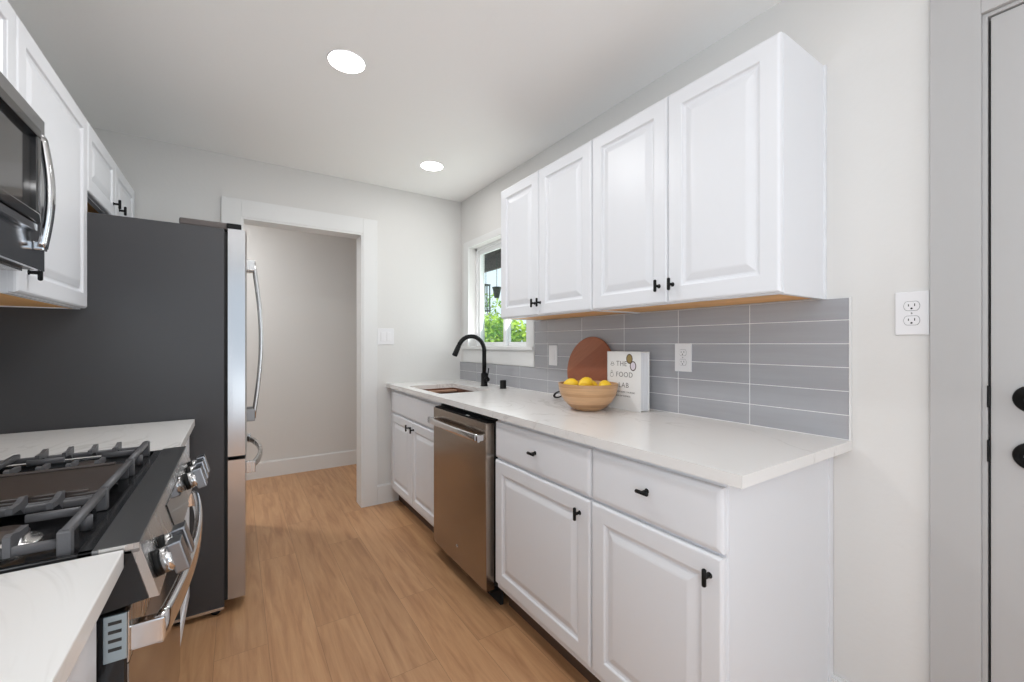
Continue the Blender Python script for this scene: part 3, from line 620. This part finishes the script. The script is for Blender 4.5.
# ------------------------------------------------------------------ things on the long counter
Z = .914
BC = Vector((1.3488, 1.4226, Z))
m = MB().lathe([(0, 0), (.052, 0), (.060, .003), (.085, .018), (.110, .043), (.127, .072), (.1345, .100), (.1375, .122), (.1365, .1245), (.1300, .1245), (.1275, .120), (.121, .098), (.113, .074), (.096, .046), (.070, .024), (.035, .013), (0, .011)], BC, n=64); m.v = [tuple(BC+(Vector(p)-BC)*.985) for p in m.v]
o = m.build('wooden_bowl', banded('bowl_wood', 2, [(0, (.56, .33, .17)), (.16, (.42, .225, .11)), (.27, (.62, .37, .20)), (.56, (.50, .28, .135)), (.66, (.58, .345, .18)), (.86, (.48, .27, .13))], (0, .124), .38, (1, 1, 9)), None, BC)
tag(o, 'round light wooden bowl holding lemons on the long counter', 'bowl')
pr = [(0, -.040), (.004, -.0395), (.007, -.036), (.014, -.031), (.022, -.021), (.0275, -.008), (.0285, .003), (.026, .015), (.020, .026), (.012, .032), (.006, .036), (.004, .0385), (0, .039)]
lem = MB().lathe(pr, (0, 0, 0), (0, 0, 1), 32).build('lemon', M['lemon'])
lem['group'] = 'lemons in the wooden bowl'
places = [((-.050, .064, .112), (1.2, .3, .4), 1.02, 'lemon at the left side of the wooden bowl'), ((.006, .020, .119), (1.4, .2, 1.4), 1.02, 'lemon heaped in the middle of the wooden bowl'),
          ((.045, -.062, .108), (1.5, -.1, 2.2), 1.04, 'lemon at the right side of the wooden bowl, beside the cookbook'), ((.066, .052, .100), (1.5, 1.0, .3), 1.0, 'lemon at the back of the wooden bowl by the round board'),
          ((-.056, -.024, .092), (1.4, .5, 1.9), 1.0, 'lemon low at the front of the wooden bowl')]
for i, (p, r, s, lb) in enumerate(places):
    o = lem if i == 0 else lem.copy()
    if i: COL.objects.link(o)
    o.location = BC+Vector(p); o.rotation_euler = r; o.scale = (s,)*3; tag(o, lb, 'lemon')
# round board leaning on the tiles
R_ = .168; th = math.radians(9); cb = Vector((1.537, 1.632, Z+.0055))
up = Vector((math.sin(th), 0, math.cos(th))); nn = Vector((-math.cos(th), 0, math.sin(th)))
bd = thing('round_board', cb, 'round reddish-brown wooden serving board leaning on the tiles behind the bowl', 'serving board')
cc = cb+up*R_
m = MB().lathe([(R_-.004, 0), (R_, .003), (R_, .012), (R_-.004, .015)], cc-nn*0, nn, 72)
bo = m.build('board', None or mat('tmp', (.3, .1, .05)), bd)
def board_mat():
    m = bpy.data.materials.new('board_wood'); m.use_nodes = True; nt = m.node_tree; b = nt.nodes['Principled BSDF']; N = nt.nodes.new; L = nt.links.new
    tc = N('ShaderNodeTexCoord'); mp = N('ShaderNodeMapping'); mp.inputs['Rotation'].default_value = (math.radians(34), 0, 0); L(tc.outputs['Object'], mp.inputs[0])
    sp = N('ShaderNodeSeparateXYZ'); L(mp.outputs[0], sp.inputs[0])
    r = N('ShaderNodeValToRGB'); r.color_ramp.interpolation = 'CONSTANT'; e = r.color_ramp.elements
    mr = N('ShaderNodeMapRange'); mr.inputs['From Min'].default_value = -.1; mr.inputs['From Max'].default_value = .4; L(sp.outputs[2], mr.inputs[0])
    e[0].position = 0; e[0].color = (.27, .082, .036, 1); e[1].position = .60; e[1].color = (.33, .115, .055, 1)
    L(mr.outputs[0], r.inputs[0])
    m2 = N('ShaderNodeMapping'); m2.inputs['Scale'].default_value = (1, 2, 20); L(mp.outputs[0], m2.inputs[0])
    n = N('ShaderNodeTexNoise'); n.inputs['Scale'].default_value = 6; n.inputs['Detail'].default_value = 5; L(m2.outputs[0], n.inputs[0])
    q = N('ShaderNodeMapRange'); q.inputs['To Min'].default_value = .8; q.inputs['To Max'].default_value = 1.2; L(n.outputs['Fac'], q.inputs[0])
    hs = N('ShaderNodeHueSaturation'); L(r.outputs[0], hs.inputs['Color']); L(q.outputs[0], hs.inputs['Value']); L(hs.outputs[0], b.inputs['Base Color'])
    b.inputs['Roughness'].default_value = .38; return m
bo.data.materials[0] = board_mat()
# strap loop leaving the lower left of the rim
q0 = Vector((1.500, 1.813, .9355))
pts = []
for k in range(33):
    an = 2*PI*k/32; l = .036*math.cos(an); s = .014*math.sin(an)
    pts.append(q0+Vector((-.15, .80, -.30)).normalized()*l+Vector((-.10, .30, .85)).normalized()*s)
MB().tube(pts, 1, 8, flat=(.0070, .0035), up=(1, 0, 0)).build('strap_loop', M['leather'], bd)

# cookbook
ang = math.radians(0); B0 = Vector((1.486, 1.436, Z)); bw, bt, bh = .200, .059, .266; lean = 0
bk = thing('cookbook', B0, 'white hardcover cookbook standing upright against the tiles beside the bowl', 'book')
ey = Vector((math.sin(ang), -math.cos(ang), 0)); ex0 = Vector((math.cos(ang), math.sin(ang), 0))       # along cover, into wall
ez = (Vector((0, 0, 1))*math.cos(lean)+ex0*math.sin(lean)); ex = (ex0*math.cos(lean)-Vector((0, 0, 1))*math.sin(lean))
XF = Matrix(((ey.x, ex.x, ez.x, 0), (ey.y, ex.y, ez.y, 0), (ey.z, ex.z, ez.z, 0), (0, 0, 0, 1))); XF.translation = B0+Vector((0, 0, bt*math.sin(lean)))
MB().box(0, bw, 0, .0035, 0, bh, bev=.001, xf=XF).box(0, bw, bt-.0035, bt, 0, bh, bev=.001, xf=XF).box(0, .004, 0, bt, 0, bh, bev=.001, xf=XF).build('cover', M['cover'], bk)
MB().box(.004, bw-.005, .0036, bt-.0036, .004, bh-.004, xf=XF).build('pages', M['paper'], bk)
def text(s, u, v, size, name='cover_lettering'):
    cu = bpy.data.curves.new(name, 'FONT'); cu.body = s; cu.size = size; cu.extrude = .0003; cu.space_character = 1.12; cu.offset = -.0002 if size > .02 else 0
    o = bpy.data.objects.new(name, cu); COL.objects.link(o); bpy.context.view_layer.update()
    me = bpy.data.meshes.new_from_object(o.evaluated_get(bpy.context.evaluated_depsgraph_get())); bpy.data.objects.remove(o)
    return [Vector((u+p.co.x, -.0004-p.co.z, v+p.co.y)) for p in me.vertices], [list(p.vertices) for p in me.polygons]
for nm, s_, u, v, sz in (('title_word', 'THE', .058, .200, .033), ('title_word', 'FOOD', .056, .150, .033), ('title_word', 'LAB', .072, .102, .033),
                         ('subtitle_line', 'BETTER HOME COOKING', .044, .078, .0098), ('subtitle_line', 'THROUGH SCIENCE', .044, .060, .0098)):
    vs, fs = text(s_, u, v, sz); MB().add([XF @ p for p in vs], fs).build(nm, M['ink'], bk)
def ring(m, u, v, a, b_, t_, dpt=-.0003, filled=False, n=28):
    vs = []; fs = []
    for k in range(n):
        an = 2*PI*k/n; vs += [XF @ Vector((u+a*math.cos(an), dpt, v+b_*math.sin(an))), XF @ Vector((u+(a-t_)*math.cos(an), dpt, v+(b_-t_)*math.sin(an)))]
    for k in range(n): j = (k+1) % n; fs.append((2*k, 2*j, 2*j+1, 2*k+1))
    if filled: fs.append([2*k+1 for k in range(n)])
    m.add(vs, fs)
m = MB(); ring(m, .034, .205, .012, .005, .0018); ring(m, .034, .213, .008, .005, .0018); m.build('cover_line_drawing', M['ink'], bk)
m = MB(); ring(m, .030, .157, .011, .011, .0018); ring(m, .030, .171, .005, .007, .0018); m.build('cover_line_drawing', M['ink'], bk)
m = MB(); ring(m, .137, .234, .016, .021, .005, -.0006, True); m.build('gold_badge', M['gold'], bk)
m = MB(); ring(m, .137, .234, .0185, .0225, .004, -.0009); ring(m, .158, .202, .018, .022, .0045, -.0012); m.build('badge_rings', M['plum'], bk)
m = MB(); ring(m, .158, .202, .0145, .018, .004, -.0007, True); m.build('pale_badge', mat('pale_badge', (.72, .66, .72), .5), bk)

# ------------------------------------------------------------------ ceiling lights
def clight(x, y, label, e):
    t_ = thing('ceiling_light', (x, y, HC), label, 'ceiling light', 'recessed ceiling lights')
    MB().lathe([(.078, 0), (.077, -.003), (.075, -.004), (.0725, -.003), (.0725, -.001)], (x, y, HC), n=48, caps=False).build('trim_ring', M['plate'], t_)
    MB().lathe([(.0725, -.003), (0, -.0035)], (x, y, HC), n=48, caps=False).build('diffuser', M['led'], t_)
    l = lamp('ceiling_lamp', 'AREA', (x, y, HC-.012), (0, 0, 0), e, (.965, .985, 1), shape='DISK', size=.15); return t_
E1 = 10
clight(.396, 1.890, 'round recessed ceiling light, the larger and nearer of the two', W_['l1'])
clight(1.110, 2.680, 'round recessed ceiling light in the far right corner above the sink', W_['l2'])
clight(.40, .80, 'unseen round ceiling light added overhead to brighten the cabinet fronts', W_['over'])  # made-up lamp, unseen, added to light the cabinet fronts
clight(.40, -1.6, 'unseen round ceiling light added near the rear opening as fill', W_['room'])  # unseen lamp added as fill behind the camera
clight(-.5, 3.9, 'unseen round ceiling light added in the hallway to brighten its wall', W_['hall'])  # unseen lamp added to light the hall wall

# ------------------------------------------------------------------ garden outside the window
tag(MB().box(1.76, 14, -3, 16, -.5, -.4).build('garden_ground', M['ground']), 'dark garden soil outside the window', 'ground', kind='structure')
tag(MB().box(1.76, 2.42, 1.4, 5.2, 2.20, 2.26).box(2.40, 2.44, 1.4, 5.2, 2.05, 2.28).build('roof_eave', M['eave'], None, (2.1, 3.3, 2.2)), 'dark roof eave seen through the window top', 'eave')
def shrub(label, c, rad, n, leaf, size, seed):
    rnd = random.Random(seed); t_ = thing('garden_shrub', (c[0], c[1], -.4), label, 'shrub', 'garden shrubs outside the window'); m = MB()
    for i in range(n):
        while 1:
            p = Vector((rnd.uniform(-1, 1), rnd.uniform(-1, 1), rnd.uniform(-1, 1)))
            if .35 < p.length < 1: break
        p = Vector((c[0]+p.x*rad[0]*rnd.uniform(.8, 1.05), c[1]+p.y*rad[1], c[2]+p.z*rad[2])); s = size*rnd.uniform(.6, 1.3)
        u = Vector((rnd.gauss(0, 1), rnd.gauss(0, 1), rnd.gauss(0, .6))).normalized(); v = u.orthogonal().normalized(); v = (Matrix.Rotation(rnd.uniform(0, 6), 3, u) @ v)
        m.add([p-u*s, p-v*s*.45, p+u*s, p+v*s*.45], [(0, 1, 2, 3)])
    m.build('foliage', leaf, t_)
    st = MB()
    for k in range(5):
        dx, dy = rnd.uniform(-.5, .5)*rad[0], rnd.uniform(-.5, .5)*rad[1]
        st.tube([(c[0], c[1], -.4), (c[0]+dx*.3, c[1]+dy*.3, c[2]-rad[2]*.5), (c[0]+dx, c[1]+dy, c[2]+rad[2]*.3)], [.05, .035, .012], 8)
    st.build('stem', M['bark'], t_)
shrub('bright lime green shrub in the middle of the window view', (4.3, 7.2, 1.22), (.7, 1.2, .58), 5200, M['leaf_lime'], .05, 1)
shrub('dark green shrub low in the left of the window view', (3.35, 6.0, .78), (.35, .6, .42), 4200, M['leaf_dark'], .045, 2)
shrub('mixed green and reddish shrub in the right of the window view', (4.3, 4.7, 1.0), (.6, .9, .72), 5600, M['leaf_red'], .04, 3)
shrub('tall loose tree top far beyond the garden shrubs', (8.2, 14.6, 2.4), (1.0, 1.3, .9), 500, M['leaf_lime'], .08, 4)
# hanging lantern frame and small pot under the eave
lan = thing('hanging_lantern', (2.30, 4.02, 1.62), 'tall thin dark green lantern frame hanging outside the window', 'lantern'); m = MB()
lx, ly, lz0, lz1 = 2.30, 4.03, 1.58, 1.86
for dx in (-.03, .03):
    for dy in (-.03, .03): m.box(lx+dx-.005, lx+dx+.005, ly+dy-.005, ly+dy+.005, lz0, lz1)
m.box(lx-.037, lx+.037, ly-.037, ly+.037, lz0-.008, lz0+.004).box(lx-.037, lx+.037, ly-.037, ly+.037, lz1-.004, lz1+.010)
m.build('frame', M['lantern'], lan); MB().cyl((lx, ly, lz1+.01), (lx, ly, 2.20), .003, 8).build('hanging_rod', M['lantern'], lan)
pot = thing('hanging_pot', (2.30, 3.80, 1.70), 'small dark hanging pot outside the window right of the lantern', 'plant pot')
MB().lathe([(.025, 0), (.045, .10), (.048, .10), (.048, .115), (.040, .115), (.036, .10), (0, .10)], (2.30, 3.80, 1.70), n=20).build('pot', M['lantern'], pot)
MB().cyl((2.30, 3.80, 1.80), (2.30, 3.80, 2.20), .003, 8).build('hanging_wire', M['lantern'], pot)
